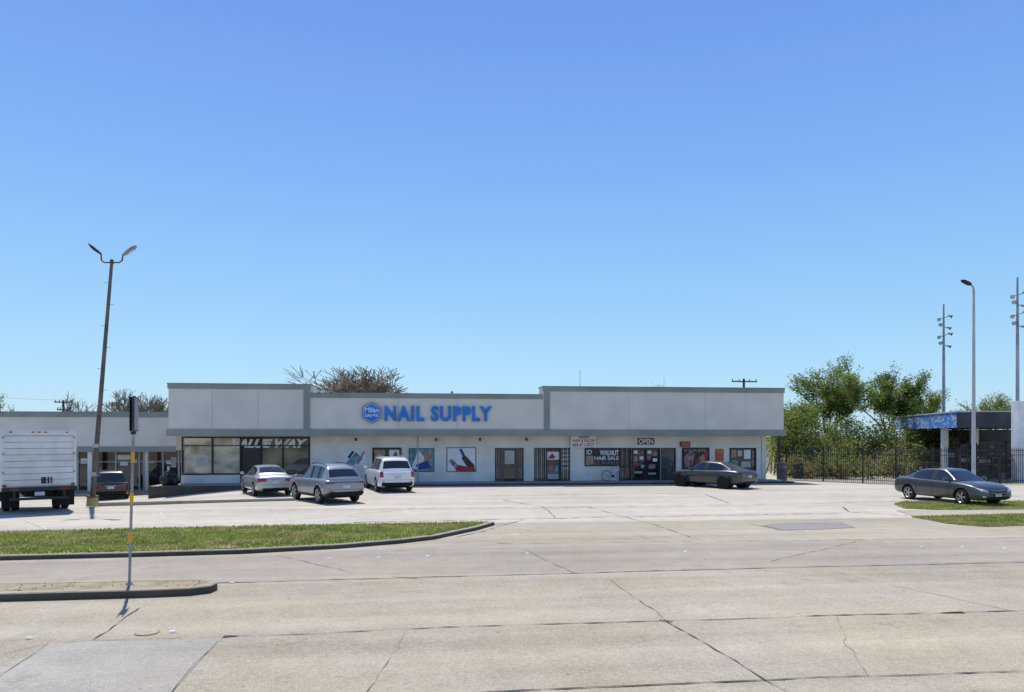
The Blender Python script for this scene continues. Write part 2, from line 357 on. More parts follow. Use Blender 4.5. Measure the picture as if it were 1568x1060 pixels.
pan(mb,769,792,687,739,'glass',GI+.002,GB); pan(mb,836,858,687,739,'glass',GI+.002,GB); pan(mb,967,1011,687,739,'glass',GI+.002,GB)
mb.obj('glazing',B)
mb=MB()
def frame(x0,x1,y0,y1,k='frameblk',w=1.2,v0=VW-.02,v1=VW+.09):
    pan(mb,x0,x1,y0,y0+w,k,v0,v1);pan(mb,x0,x1,y1-w,y1,k,v0,v1)
    pan(mb,x0,x0+w,y0+w,y1-w,k,v0,v1);pan(mb,x1-w,x1,y0+w,y1-w,k,v0,v1)
frame(278,475,668.7,727,'frameblk',2.2)
for p in(324,367,399,432): pan(mb,p,p+2,671,725,'frameblk',VW-.015,VW+.09)
pan(mb,281,473,682,683.2,'frameblk',VW-.01,VW+.09)
pan(mb,368,399,727,742,'black',VW-.04,VW-.002)
frame(570,615,685.5,711); pan(mb,592,593.2,687,710,'frameblk',VW-.01,VW+.08)
frame(758,768.5,686,739.5);frame(768.6,792.5,686,739.5,'door',2.4);frame(792.6,802,686,739.5)
pan(mb,771,790,712,715,'door',VW-.01,VW+.08); pan(mb,773,788,690,711,'framegry',VW+.07,VW+.09)
frame(818,835.5,686,739.5);frame(835.6,858.5,686,739.5,'frameblk',2);frame(858.6,873,686,739.5)
frame(948,966.5,686,739.5);frame(967,1011,686,739.5,'frameblk',2);frame(1012,1035,686,739.5);frame(1117,1158,686,721,'frameblk',1.5)
pan(mb,988,990,688,739,'frameblk',VW-.012,VW+.09)
for a,b in((760,768),(793,801),(819,835),(859,872),(949,966),(1013,1034)):
    n=max(3,int((b-a)/3))
    for i in range(n+1):
        p=a+(b-a)*i/n; u=wx(p); mb.box(u-.010,u+.010,VW-.09,VW-.066,wz(739,p),wz(686,p),'white' if 813<p<875 and i%2 else 'steel' if p<880 or p>1012 or i%2 else 'frameblk')
    for yy in(692,713,734): pan(mb,a,b,yy,yy+.7,'frameblk',VW-.066,VW-.05)
mb.obj('window_frames_and_bars',B)
mb=MB()
def quadp(pts,k,pr):
    V=[(wx(x),VW-pr,wz(y,x)) for x,y in pts]; mb.add(V,[tuple(range(len(pts)))[::-1]],k)
pan(mb,526,560,686,714,'white'); quadp([(529,710),(545,692),(556,703),(541,713)],'teal',.036); quadp([(532,700),(540,690),(543,692),(535,703)],'black',.040); quadp([(545,709),(557,690),(559,692),(549,712)],'skin',.040)
pan(mb,573,589,689,703,'skin',VW+.06,VW+.09); pan(mb,596,611,689,707,'white',VW+.06,VW+.09); quadp([(597,706),(606,690),(610,700),(603,706)],'pink',-.055)
frame(626,665,686.5,722.5,'frameblk',.9,VW-.045,VW-.002); pan(mb,627,664,687.4,721.6,'teal'); quadp([(630,718),(640,690),(650,700),(645,720)],'white',.036); quadp([(648,695),(660,692),(662,705),(652,712)],'skin',.037); quadp([(636,712),(655,705),(660,716),(641,720)],'navy',.04)
frame(684,729,685.3,722.5,'frameblk',.9,VW-.045,VW-.002); pan(mb,685,728,686.3,721.6,'white'); quadp([(687,706),(693,703),(706,718),(700,721)],'pink',.036); quadp([(703,688),(707,687),(713,699),(709,701)],'navy',.036); quadp([(706,701),(713,698),(726,712),(727,721),(716,716)],'black',.038); quadp([(697,719),(702,712),(727,717),(727.5,721.4),(699,721.4)],'red',.04)
pan(mb,837,857,692,704,'white',VW+.07,VW+.09); quadp([(839,702),(846,694),(851,700),(848,703)],'red',-.065); pan(mb,838,848,713,722,'pink',VW+.07,VW+.09);pan(mb,850,856,713,722,'teal',VW+.07,VW+.09);pan(mb,839,856,726,734,'framegry',VW+.07,VW+.09)
for y in(690,696,702,709,716): pan(mb,860,871,y,y+3,'framegry',VW+.07,VW+.09)
pan(mb,873,911,666.5,685,'white',VW-.26,VW-.2)
pan(mb,895,949,686,714,'black',VW-.05,VW-.01); pan(mb,897,908,698,712,'skin',VW-.06,VW-.05)
for x,y,w_,h_,k in((971,690,6,5,'white'),(979,691,5,6,'pink'),(971,699,5,7,'skin'),(980,699,6,5,'white'),(992,690,6,5,'white'),(1001,692,5,6,'skin'),(992,699,5,6,'pink'),(1000,702,7,5,'white'),(973,711,5,4,'red'),(982,712,5,5,'framegry'),(994,711,10,7,'pink'),(972,722,12,3,'framegry'),(993,724,12,3,'framegry')):
    pan(mb,x,x+w_,y,y+h_,k,VW+.07,VW+.09)
pan(mb,1041,1056,676.5,684.5,'black',VW-.12,VW-.01); pan(mb,1042,1055,677.3,683.7,'orange',VW-.13,VW-.12)
frame(1044,1086,685.5,722,'frameblk',1,VW-.045,VW-.002); pan(mb,1045,1085,686.5,721,'black'); quadp([(1047,700),(1058,690),(1064,697),(1060,712),(1049,716)],'pink',.036); quadp([(1066,705),(1082,690),(1084,699),(1074,719),(1063,719)],'red',.037); quadp([(1070,700),(1077,695),(1080,704),(1073,709)],'skin',.041)
pan(mb,1095,1108,687.5,707,'orange'); pan(mb,1097,1106,690,693,'skin',VW-.035,VW-.03)
for x,y,w_,h_,k in((1120,689,8,12,'skin'),(1130,690,7,9,'framegry'),(1140,689,10,14,'white'),(1122,705,9,10,'teal'),(1136,707,14,9,'framegry'),(1152,690,4,24,'pink')): pan(mb,x,x+w_,y,y+h_,k,VW+.07,VW+.09)
pan(mb,300,318,700,712,'framegry',GI-.02,GI-.01);pan(mb,332,350,697,699,'framegry',GI-.02,GI-.01);pan(mb,332,346,702,704,'framegry',GI-.02,GI-.01)
mb.obj('posters_and_signs',B)
def wt(n,s,x0,x1,y0,y1,k,y=VW-.062,off=.01): text(n,s,wx(x0),wx(x1),wz(y1,x0),wz(y0,x0),y,k,B,.004,off)
wt('sign_text','WALNUT',884,902,667.2,671.5,'black',VW-.262,.02); wt('sign_text','HAIR & SALON',876,909,672.3,677.3,'red',VW-.262,.02); wt('sign_text','469-471-8727',875,909,678.5,684,'red',VW-.262,.02)
wt('poster_text','WALNUT',918,947,689.5,697.5,'white',off=.03); wt('poster_text','HAIR SALE',910,947,699,704.5,'white',off=.02); wt('poster_text','WIGS BRAIDS',899,946,706.5,711.5,'pink')
wt('poster_text','ID',898,906,689,696,'white')
wt('open_text','OPEN',978,1000,672,680,'white',VW-.01,.03)
wt('poster_text','HAIR',1048,1082,688,692,'skin',VW-.045,.02)
text('window_text','VALUE WAY',wx(355),wx(471),wz(686,400),wz(672.5,400),GI-.004,'white',B,.004,.06,.35)
mb=MB(); pan(mb,976,1002,671,681,'black',VW-.008,VW-.002); mb.obj('open_board',B)
mb=MB()
for p in(545,668,735,806): u=wx(p); mb.box(u-.05,u+.05,VW-.12,VW,2.6,2.78,'frameblk')
u=fu(692,50); mb.cone((u,50,5.2),(u,50,5.85),.05,.05,'steel'); mb.cone((u,50,5.8),(u,50,5.95),.11,.04,'steel')
u=wx(640); mb.cone((u,VW-.04,0),(u,VW-.04,2.9),.03,.03,'framegry')
u=wx(1167); mb.cone((u,VW-.05,0.1),(u,VW-.05,2.9),.04,.04,'white')
mb.obj('fixtures',B)
SG=empty('store_sign')
lx0,lx1=fu(589,VF),fu(753,VF)
text('letters','NAIL SUPPLY',lx0,lx1,fz(670,645.5,VF),fz(670,622,VF),VF-.07,'blue',SG,.05,.04,0,1.16)
mb=MB(); cxh=fu(569.5,VF); czh=fz(569,632.5,VF); hh=.63
def hexa(r,y0,y1,k):
    V=[(cxh+sin(i*pi/3)*r*1.0,yy,czh+cos(i*pi/3)*r) for yy in(y0,y1) for i in range(6)]
    mb.add(V,[(0,1,2,3,4,5),(11,10,9,8,7,6)]+[(i,(i+1)%6,6+(i+1)%6,6+i) for i in range(6)],k)
hexa(hh,VF-.16,VF-.02,'navy');hexa(hh*.93,VF-.166,VF-.16,'white');hexa(hh*.88,VF-.172,VF-.166,'blue')
mb.obj('hex_logo',SG)
text('logo_text','Milan',cxh-.40,cxh+.40,czh+.03,czh+.32,VF-.178,'white',SG,.005,.015); text('logo_text','SAM\'S',cxh-.38,cxh+.38,czh-.24,czh-.07,VF-.178,'white',SG,.005,.015)
mb=MB() 
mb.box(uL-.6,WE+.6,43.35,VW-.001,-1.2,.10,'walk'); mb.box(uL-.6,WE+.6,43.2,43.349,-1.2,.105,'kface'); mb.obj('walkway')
# ---------- left building
LB=empty('neighbouring_shop_building'); VL=49.6; mb=MB()
a=-60; b=fu(262,VL)+.3
mb.box(a,b,VL,VL+12,1.98+.0,4.35,'stucco'); mb.box(a,b,VL-.05,VL+.4,4.352,4.45,'trim'); mb.box(a,b,VL-.05,VL-.002,4.1,4.35,'trim')
mb.box(a,b,VL-.06,VL-.002,1.9,2.24,'trim'); mb.box(a,b,VL+1.3,VL+12,-1.3,1.979,'glass')
mb.obj('body',LB); mb=MB(); VG=VL+1.3
for p in(-160,-100,-50,0,60,120,136,178,214,221,250,274):
    u=fu(p,VG); mb.box(u-.05,u+.05,VG-.08,VG-.002,-.7,1.97,'framegry' if p not in(136,) else 'white')
mb.box(a,b,VG-.06,VG-.003,1.2,1.26,'framegry'); mb.box(a,b,VG-.07,VG-.003,-.75,-.45,'frameblk')
for x0,x1,y0,y1,k in((124,134,702,710,'white'),(180,200,697,704,'white'),(184,196,706,713,'white'),(206,210,704,709,'white'),(255,262,705,711,'white'),(262,270,700,716,'framegry'),(226,236,706,709,'white'),(256,260,714,720,'white')):
    mb.box(fu(x0,VG),fu(x1,VG),VG-.03,VG-.01,fz(x0,y1,VG),fz(x0,y0,VG),k)
u=fu(133,VL); mb.box(u,u+.25,VL+.1,VL+.35,-.8,1.97,'white'); u=fu(221,VL); mb.box(u,u+.16,VL+.1,VL+.3,-.8,1.97,'stucco')
mb.obj('shopfront',LB)
mb=MB(); mb.box(-60,uL-.61,47.3,VG,-1.3,-.58,'walk'); mb.obj('walkway')
# ---------- cars
def loft(rings,mfun,creases,mats,lv=2):
    bm=bmesh.new(); cr=bm.edges.layers.float.new('crease_edge'); R=[[bm.verts.new(p) for p in r] for r in rings]; n=len(rings[0])
    for j in range(len(R)-1):
        for i in range(n):
            f=bm.faces.new((R[j][i],R[j][(i+1)%n],R[j+1][(i+1)%n],R[j+1][i])); f.material_index=mfun(j,i)
    h=n//2
    for r in(R[0],R[-1]):
        for i in range(h):
            vv=[]
            for q in(r[i],r[i+1],r[(n-i-1)%n],r[(n-i)%n]):
                if q not in vv: vv.append(q)
            if len(vv)>=3: bm.faces.new(vv)
    bmesh.ops.recalc_face_normals(bm,faces=bm.faces)
    for j in range(len(R)-1):
        for i,cv in creases:
            ed=bm.edges.get((R[j][i],R[j+1][i])) 
            if ed: ed[cr]=cv
    me=bpy.data.meshes.new('b'); bm.to_mesh(me); bm.free()
    for q in mats: me.materials.append(M[q] if isinstance(q,str) else q)
    me.polygons.foreach_set('use_smooth',[True]*len(me.polygons))
    o=bpy.data.objects.new('b',me); scene.collection.objects.link(o); md=o.modifiers.new('s','SUBSURF'); md.levels=lv; md.render_levels=lv
    return o
def car(name,cx,cz,a,spec):
    u,v=W(cx,cz); du,dv=W(-sin(a),cos(a)); e=empty(name,(u,v,terr(u,v)),atan2(dv,du))
    L_,Wd,H=spec['L'],spec['W'],spec['H']; hw=Wd/2; paint=spec['paint']; suv=spec['kind']=='suv'
    if suv:
        low=[(0,.40,.80,.86,.84,.76),(.012,.30,.96,1.00,.94,.84),(.05,.25,1.02,1.06,.985,.86),(.15,.22,1.04,1.08,1,.86),(.262,.22,1.04,1.08,1,.86),(.437,.22,1.03,1.07,1,.86),(.56,.22,1.02,1.06,1,.86),(.685,.22,1.01,1.05,.998,.86),(.76,.22,.985,1.055,.992,.84),(.86,.22,.94,1.03,.985,.80),(.94,.22,.87,.96,.955,.76),(.985,.26,.74,.85,.87,.68),(1,.34,.60,.68,.76,.58)]
        cab=[(.022,1.03,.80),(.028,1.05,.80),(.10,1.56,.70),(.13,1.615,.69),(.25,1.655,.685),(.262,1.656,.685),(.425,1.665,.68),(.44,1.665,.68),(.545,1.64,.675),(.575,1.61,.67),(.70,1.16,.74),(.745,1.0,.78)]
        if spec.get('sporty'): cab=[(.022,1.03,.80),(.03,1.06,.80),(.13,1.50,.68),(.165,1.575,.665),(.25,1.63,.665),(.262,1.635,.665),(.425,1.665,.67),(.44,1.665,.67),(.53,1.635,.665),(.56,1.60,.66),(.70,1.14,.74),(.745,1.0,.78)]
        tags=['p','r','p','s','k','s','k','s','s','w','w']; sc=H/1.68; seams=(.25,.435,.66)
    else:
        low=[(0,.38,.70,.77,.80,.70),(.012,.30,.85,.92,.90,.76),(.045,.25,.92,1.00,.955,.80),(.11,.22,.945,1.045,.985,.80),(.20,.21,.955,1.05,1,.84),(.318,.2,.945,.99,1,.86),(.487,.2,.93,.975,1,.86),(.60,.2,.92,.965,1,.86),(.697,.2,.91,.955,.998,.86),(.76,.2,.885,.965,.99,.83),(.86,.2,.84,.935,.98,.80),(.94,.21,.76,.85,.945,.74),(.985,.24,.65,.72,.87,.66),(1,.30,.54,.59,.74,.56)]
        cab=[(.13,1.02,.80),(.155,1.07,.78),(.255,1.30,.67),(.32,1.39,.635),(.335,1.40,.63),(.475,1.445,.625),(.49,1.445,.625),(.555,1.425,.625),(.585,1.395,.63),(.715,1.02,.76),(.75,.94,.80)]
        tags=['p','r','q','s','s','k','s','s','w','w']; sc=H/1.465; seams=(.30,.482,.665)
    rings=[]
    for x,zb_,be,dk,w,wd in low:
        w*=hw; wd*=hw; be*=sc; dk*=sc; X=(x-.5)*L_
        half=[(0,zb_),(.80*w,zb_),(.955*w,zb_+.09),(.985*w,zb_+.16),(w,zb_+.5*(be-zb_)),(.992*w,be-.10),(.965*w,be-.015),(min(wd,w*.93),be+(dk-be)*.75),(wd*.6,dk),(0,dk+.012)]
        rings.append([(X,-y,z) for y,z in half]+[(X,y,z) for y,z in half[1:-1][::-1]])
    n=len(rings[0])
    def mf(j,i):
        s=i if i<n//2 else n-1-i
        return 1 if s==0 else 2 if s in(1,2) and spec.get('clad') else 0
    body=loft(rings,mf,[(6,.7),(n-6,.7),(4,.35),(n-4,.35),(2,.4),(n-2,.4)],[paint,'cdark','frameblk'])
    R=spec.get('R',.33); xr=spec.get('xr',-.5+.205)*L_; xf=spec.get('xf',-.5+.80)*L_
    cut=MB()
    for X in(xr,xf):
        for sg in(-1,1):
            y0=sg*(hw-.32); y1=sg*(hw+.2); cut.cone((X,min(y0,y1),R+.01),(X,max(y0,y1),R+.01),R+.055,R+.055,'cdark',32)
    co=cut.obj('c'); bo=body.modifiers.new('b','BOOLEAN'); bo.object=co; bo.operation='DIFFERENCE'; bo.solver='EXACT'
    try: bo.material_mode='TRANSFER'
    except: pass
    cr_=[]
    for (x,tp,wt_) in cab:
        X=(x-.5)*L_; tp*=sc; wt_*=hw; wb=.90*hw; zb_=.86*sc; hgt=tp-.95*sc
        if hgt<.12*sc: wt_=min(.86*hw,wt_*1.06)
        half=[(0,zb_),(wb*.9,zb_),(wb,.93*sc),(wb+(wt_-wb)*.12,.93*sc+max(.01,hgt*.12)),(wt_,max(.95*sc,tp-.055*sc)),(wt_-.055,tp-.008),(wt_*.5,tp+.012),(0,tp+.02)]
        cr_.append([(X,-y,z) for y,z in half]+[(X,y,z) for y,z in half[1:-1][::-1]])
    nn=len(cr_[0])
    def mg(j,i):
        s=i if i<nn//2 else nn-1-i; t=tags[j]
        if s<=1: return 0
        if t in'wq': return 1 if s in(2,3,5,6) else 0
        if t=='r': return 1 if s in(5,6) else 0
        if t=='s': return 1 if s in(2,3) else 0
        if t=='k': return 2 if s in(2,3) else 0
        return 0
    gh=loft(cr_,mg,[(4,.5),(nn-4,.5),(5,.5),(nn-5,.5)],[paint,'cglass','frameblk'])
    bpy.context.view_layer.update(); dg=bpy.context.evaluated_depsgraph_get(); out=[]
    for o,nm in((body,'body'),(gh,'greenhouse')):
        me2=bpy.data.meshes.new_from_object(o.evaluated_get(dg)); bpy.data.objects.remove(o); ob=bpy.data.objects.new(nm,me2); scene.collection.objects.link(ob); ob.parent=e; out.append(me2)
    bpy.data.objects.remove(co)
    vs=[];fs=[]
    for me2 in out:
        o_=len(vs); vs+=[v_.co.copy() for v_ in me2.vertices]; fs+=[tuple(o_+q for q in p.vertices) for p in me2.polygons]
    bvh=BVHTree.FromPolygons(vs,fs); mb=MB()
    def patch(ax,c4,k,nx=10,ny=5,off=.008):
        d={'f':Vector((-1,0,0)),'r':Vector((1,0,0)),'l':Vector((0,-1,0)),'t':Vector((0,1,0))}[ax]; V=[]
        for j in range(ny+1):
            for i in range(nx+1):
                s,t=i/nx,j/ny
                y=(c4[0][0]*(1-s)+c4[1][0]*s)*(1-t)+(c4[3][0]*(1-s)+c4[2][0]*s)*t
                z=(c4[0][1]*(1-s)+c4[1][1]*s)*(1-t)+(c4[3][1]*(1-s)+c4[2][1]*s)*t
                org=Vector((y,0,z)) if ax in'lt' else Vector((0,y,z)); h=bvh.ray_cast(org-d*6,d)
                if h[0] is None: return
                V.append(h[0]-d*off+h[1]*off*.5)
        mb.add(V,[(j*(nx+1)+i,j*(nx+1)+i+1,(j+1)*(nx+1)+i+1,(j+1)*(nx+1)+i) for j in range(ny) for i in range(nx)],k)
    def both(ax,c4,k,**kw):
        patch(ax,c4,k,**kw); patch(ax,[(-y,z) for y,z in c4],k,**kw)
    q=hw/.92; s=sc
    for sx in seams:
        X=(sx-.5)*L_
        for ax in'lt': patch(ax,[(X,.30),(X+.014,.30),(X+.014,.93*s),(X,.93*s)],'cdark',nx=1,ny=8,off=.003)
    if suv:
        both('f',[(.48*q,.74*s),(.80*q,.80*s),(.82*q,.90*s),(.48*q,.82*s)],'headl'); patch('f',[(-.44*q,.56*s),(.44*q,.56*s),(.46*q,.80*s),(-.46*q,.80*s)],'frameblk'); patch('f',[(-.6*q,.36),(.6*q,.36),(.55*q,.48),(-.55*q,.48)],'cdark')
        if spec.get('tall'): both('r',[(.68*q,.74*s),(.86*q,.74*s),(.84*q,1.0*s),(.70*q,1.0*s)],'taill')
        elif spec.get('sporty'):
            both('r',[(.46*q,.89*s),(.87*q,.84*s),(.86*q,.95*s),(.46*q,.92*s)],'taill'); patch('r',[(-.46*q,.895*s),(.46*q,.895*s),(.46*q,.915*s),(-.46*q,.915*s)],'taill',ny=1)
        else: both('r',[(.40*q,.84*s),(.86*q,.80*s),(.86*q,.93*s),(.40*q,.90*s)],'taill')
        patch('r',[(-.17,.66*s),(.17,.66*s),(.17,.79*s),(-.17,.79*s)],'plate'); patch('r',[(-.75*q,.34),(.75*q,.34),(.78*q,.52),(-.78*q,.52)],'cdark')
        if not spec.get('sporty'): patch('r',[(-.30*q,.82*s),(.30*q,.82*s),(.30*q,.84*s),(-.30*q,.84*s)],'rim',ny=1)
        both('r',[(.62*q,.54),(.74*q,.54),(.74*q,.58),(.62*q,.58)],'taill',ny=1)
        patch('r',[(-.80*q,.60*s),(.80*q,.60*s),(.80*q,.61*s),(-.80*q,.61*s)],'cdark',ny=1,off=.003)
    else:
        both('f',[(.46*q,.56*s),(.78*q,.60*s),(.84*q,.74*s),(.52*q,.66*s)],'headl'); patch('f',[(-.40*q,.45*s),(.40*q,.45*s),(.44*q,.62*s),(-.44*q,.62*s)],'frameblk'); patch('f',[(-.60*q,.30),(.60*q,.30),(.5*q,.40),(-.5*q,.40)],'cdark')
        patch('f',[(-.38*q,.62*s),(.38*q,.62*s),(.38*q,.64*s),(-.38*q,.64*s)],'rim',ny=1); patch('f',[(-.38*q,.53*s),(.38*q,.53*s),(.38*q,.545*s),(-.38*q,.545*s)],'rim',ny=1); patch('f',[(-.16,.40),(.16,.40),(.16,.52),(-.16,.52)],'plate',off=.02)
        both('f',[(.62*q,.36),(.74*q,.38),(.74*q,.44),(.62*q,.43)],'headl')
        both('r',[(.42*q,.74*s),(.86*q,.70*s),(.86*q,.88*s),(.46*q,.86*s)],'taill'); patch('r',[(-.17,.62*s),(.17,.62*s),(.17,.74*s),(-.17,.74*s)],'plate'); patch('r',[(-.65*q,.32),(.65*q,.32),(.62*q,.42),(-.62*q,.42)],'cdark')
        patch('r',[(-.80*q,.57*s),(.80*q,.57*s),(.80*q,.58*s),(-.80*q,.58*s)],'cdark',ny=1,off=.003)
    mb.obj('lamps_grille_plates',e,smooth=True)
    mb=MB(); xm=(.685-.5)*L_; bz=(1.02 if suv else .93)*sc
    for sg in(-1,1):
        c=Vector((xm-.10,sg*(hw+.11),bz+.10)); prof=[(-.09,.03,.03),(-.06,.10,.07),(.02,.11,.08),(.09,.07,.05),(.12,.015,.015)]; V=[]
        for dx,ry,rz_ in prof: V+=[c+Vector((dx,cos(t*pi/4)*ry,sin(t*pi/4)*rz_)) for t in range(8)]
        mb.add(V,[(j*8+i,j*8+(i+1)%8,(j+1)*8+(i+1)%8,(j+1)*8+i) for j in range(4) for i in range(8)]+[tuple(range(8)),tuple(range(39,31,-1))],paint)
        mb.obox((xm-.07,sg*(hw-.02),bz+.05),(.07,.20,.03),0,'frameblk')
        for xh in(.335,.505): mb.obox(((xh-.5)*L_+.02,sg*hw*.990,bz-.12),(.17,.03,.026),0,paint)
        if suv:
            pr=None; y_=sg*.585*hw
            for i in range(9):
                X=(.17+.37*i/8-.5)*L_; h=bvh.ray_cast(Vector((X,y_,4)),Vector((0,0,-1)))
                p=h[0]+Vector((0,0,.012 if i in(0,8) else .045)) if h[0] else None
                if pr and p: mb.cone(pr,p,.018,.018,spec.get('rail','frameblk'),6)
                pr=p
    h=bvh.ray_cast(Vector(((.28-.5)*L_,0,4)),Vector((0,0,-1)))
    mb.cone(h[0]+Vector((.06,0,-.01)),h[0]+Vector((-.03,0,.06)),.035,.01,paint,6)
    mb.obj('trim_parts',e)
    i=0
    for X in(xr,xf):
        for sg in(-1,1):
            i+=1; wb=MB(); T=Matrix.Diagonal((1,sg,1,1)); f=R/.33
            wb.lathe([(-.11,.19*f),(-.11,.29*f),(-.085,.33*f),(.085,.33*f),(.11,.30*f),(.112,.235*f),(.10,.23*f)],'tyre',28,T)
            wb.lathe([(.10,.232*f),(.108,.225*f),(.09,.21*f),(.03,.20*f)],'rim',28,T); wb.lathe([(.035,.21*f),(.03,.0)],'cdark',20,T); wb.lathe([(.04,.055),(.095,.05),(.10,.0)],'rim',12,T)
            for t in range(5):
                for dd in(-.16,.16):
                    an=2*pi*t/5+dd; wb.obox(Vector((cos(an)*.125*f,.085*sg,sin(an)*.125*f)),(.19*f,.025,.034),Matrix.Rotation(-an,3,'Y'),'rim')
            wo=wb.obj('wheel_%d'%i,e); wo.location=(X,sg*(hw-.125),R)
    return e
def paint(n,c,metal=.35,rough=.32): return mat(n,c,tuple(x*.95 for x in c),30,rough,metal,coat=1.0,spec=.5)
P_sil=paint('paint_silver',(.47,.475,.475)); P_sil2=paint('paint_silver_blue',(.27,.295,.315)); P_wh=paint('paint_white',(.80,.79,.77),0); P_dk=paint('paint_charcoal',(.035,.037,.042)); P_gr=paint('paint_grey',(.062,.065,.07)); P_bk=paint('paint_black',(.012,.012,.014))
car('parked_suv',-8.45,33.4,radians(38),dict(kind='suv',L=4.42,W=1.86,H=1.70,paint=P_sil2,R=.37,clad=True,sporty=True))
car('parked_suv',-6.75,40.2,radians(21),dict(kind='suv',L=4.9,W=1.92,H=1.82,paint=P_wh,R=.37,tall=True,rail='steel'))
car('parked_sedan',-12.45,37.4,radians(30),dict(kind='sedan',L=4.6,W=1.80,H=1.47,paint=P_sil))
car('parked_suv',-23.6,43.6,radians(27),dict(kind='suv',L=4.4,W=1.84,H=1.66,paint=P_bk,R=.35))
car('parked_sedan',11.5,42.4,radians(40),dict(kind='sedan',L=4.85,W=1.85,H=1.49,paint=P_dk))
car('parked_sedan',19.45,32.85,radians(180+14.5),dict(kind='sedan',L=4.86,W=1.84,H=1.50,paint=P_gr))
# ---------- box truck
def truck():
    a=radians(37); hx,hz=-sin(a),cos(a); rx,rz=-17.9,28.0
    u,v=W(rx,rz); du,dv=W(hx,hz); e=empty('box_truck',(u,v,0),atan2(dv,du)); mb=MB(); hw=1.22
    mb.box(.06,5.2,-hw,hw,.98,3.12,'trucks')
    mb.box(0,.06,-hw,-hw+.10,.98,3.12,'trucks');mb.box(0,.06,hw-.10,hw,.98,3.12,'trucks');mb.box(0,.06,-hw+.10,hw-.10,2.92,3.12,'trucks')
    for i in range(8):
        z0=1.02+i*.237; mb.box(.025,.058,-hw+.10,hw-.10,z0,z0+.222,'trucks')
        mb.box(.045,.059,-hw+.10,hw-.10,z0+.2225,z0+.2365,'frameblk')
    for x_ in((-.42,-.37),(-.33,-.26),(-.22,-.06)): mb.box(.012,.024,x_[0],x_[1],1.10,1.34,'black')
    for z in(1.5,2.2,2.8):
        for sg in(-1,1): mb.box(-.015,.0,sg*(hw-.08)-.03,sg*(hw-.08)+.03,z,z+.08,'steel')
    for yy in(-.9,-.2,.0,.2,.9): mb.box(-.012,0,yy-.05,yy+.05,3.03,3.07,'taill')
    for yy in(-1.1,1.1): mb.box(-.02,0,yy-.06,yy+.06,1.0,1.1,'taill')
    for z in(1.06,1.6,2.4,3.0):
        for sg in(-1,1): mb.box(.2,5.1,sg*hw-.012 if sg<0 else sg*hw,sg*hw if sg<0 else sg*hw+.012,z,z+.04,'framegry')
    mb.box(-.12,.25,-hw+.05,hw-.05,.84,.975,'frameblk'); mb.box(-.14,-.04,-.95,.95,.50,.60,'frameblk')
    for yy in(-.8,.8): mb.box(-.10,-.05,yy-.04,yy+.04,.60,.84,'frameblk'); mb.box(-.13,-.12,yy-.13,yy+.13,.87,.94,'taill')
    mb.box(-.13,-.12,-.16,.16,.66,.80,'plate')
    mb.box(.1,7.2,-.45,.45,.60,.80,'cdark'); mb.box(.7,2.8,-.95,.95,.80,.97,'cdark')
    V=[];pr=[(5.35,.5),(5.35,2.3),(6.1,2.35),(6.75,1.5),(7.6,1.35),(7.75,.5)]
    for sg in(-1,1): V+=[(x,sg*1.0,z) for x,z in pr]
    mb.add(V,[tuple(range(6)),tuple(range(11,5,-1))]+[(i,(i+1)%6,6+(i+1)%6,6+i) for i in range(6)],'trucks')
    for sg in(-1,1): mb.add([(5.5,sg*1.006,1.5),(6.6,sg*1.006,1.5),(6.1,sg*1.006,2.2),(5.5,sg*1.006,2.2)],[(0,1,2,3)],'cglass')
    mb.add([(6.16,-.85,2.29),(6.16,.85,2.29),(6.73,.85,1.56),(6.73,-.85,1.56)],[(0,1,2,3)],'cglass')
    for sg in(-1,1): mb.box(.3,.32,sg*.9-.28,sg*.9+.28,.22,.85,'cdark')
    mb.obj('body',e)
    for X in(1.5,6.7):
        for yy in((-.98,-.68,.68,.98) if X<2 else(-.95,.95)):
            wb=MB(); wb.lathe([(-.12,.2),(-.12,.38),(-.09,.42),(.09,.42),(.12,.38),(.12,.2),(.04,.18),(.04,0)],'tyre',26); wb.lathe([(.045,.19),(.045,.05),(.10,.04),(.10,0)],'steel',16); wb.lathe([(-.12,.2),(-.05,.15),(-.05,0)],'steel',16)
            w=wb.obj('wheel',e); w.location=(X,yy,.42)
truck()
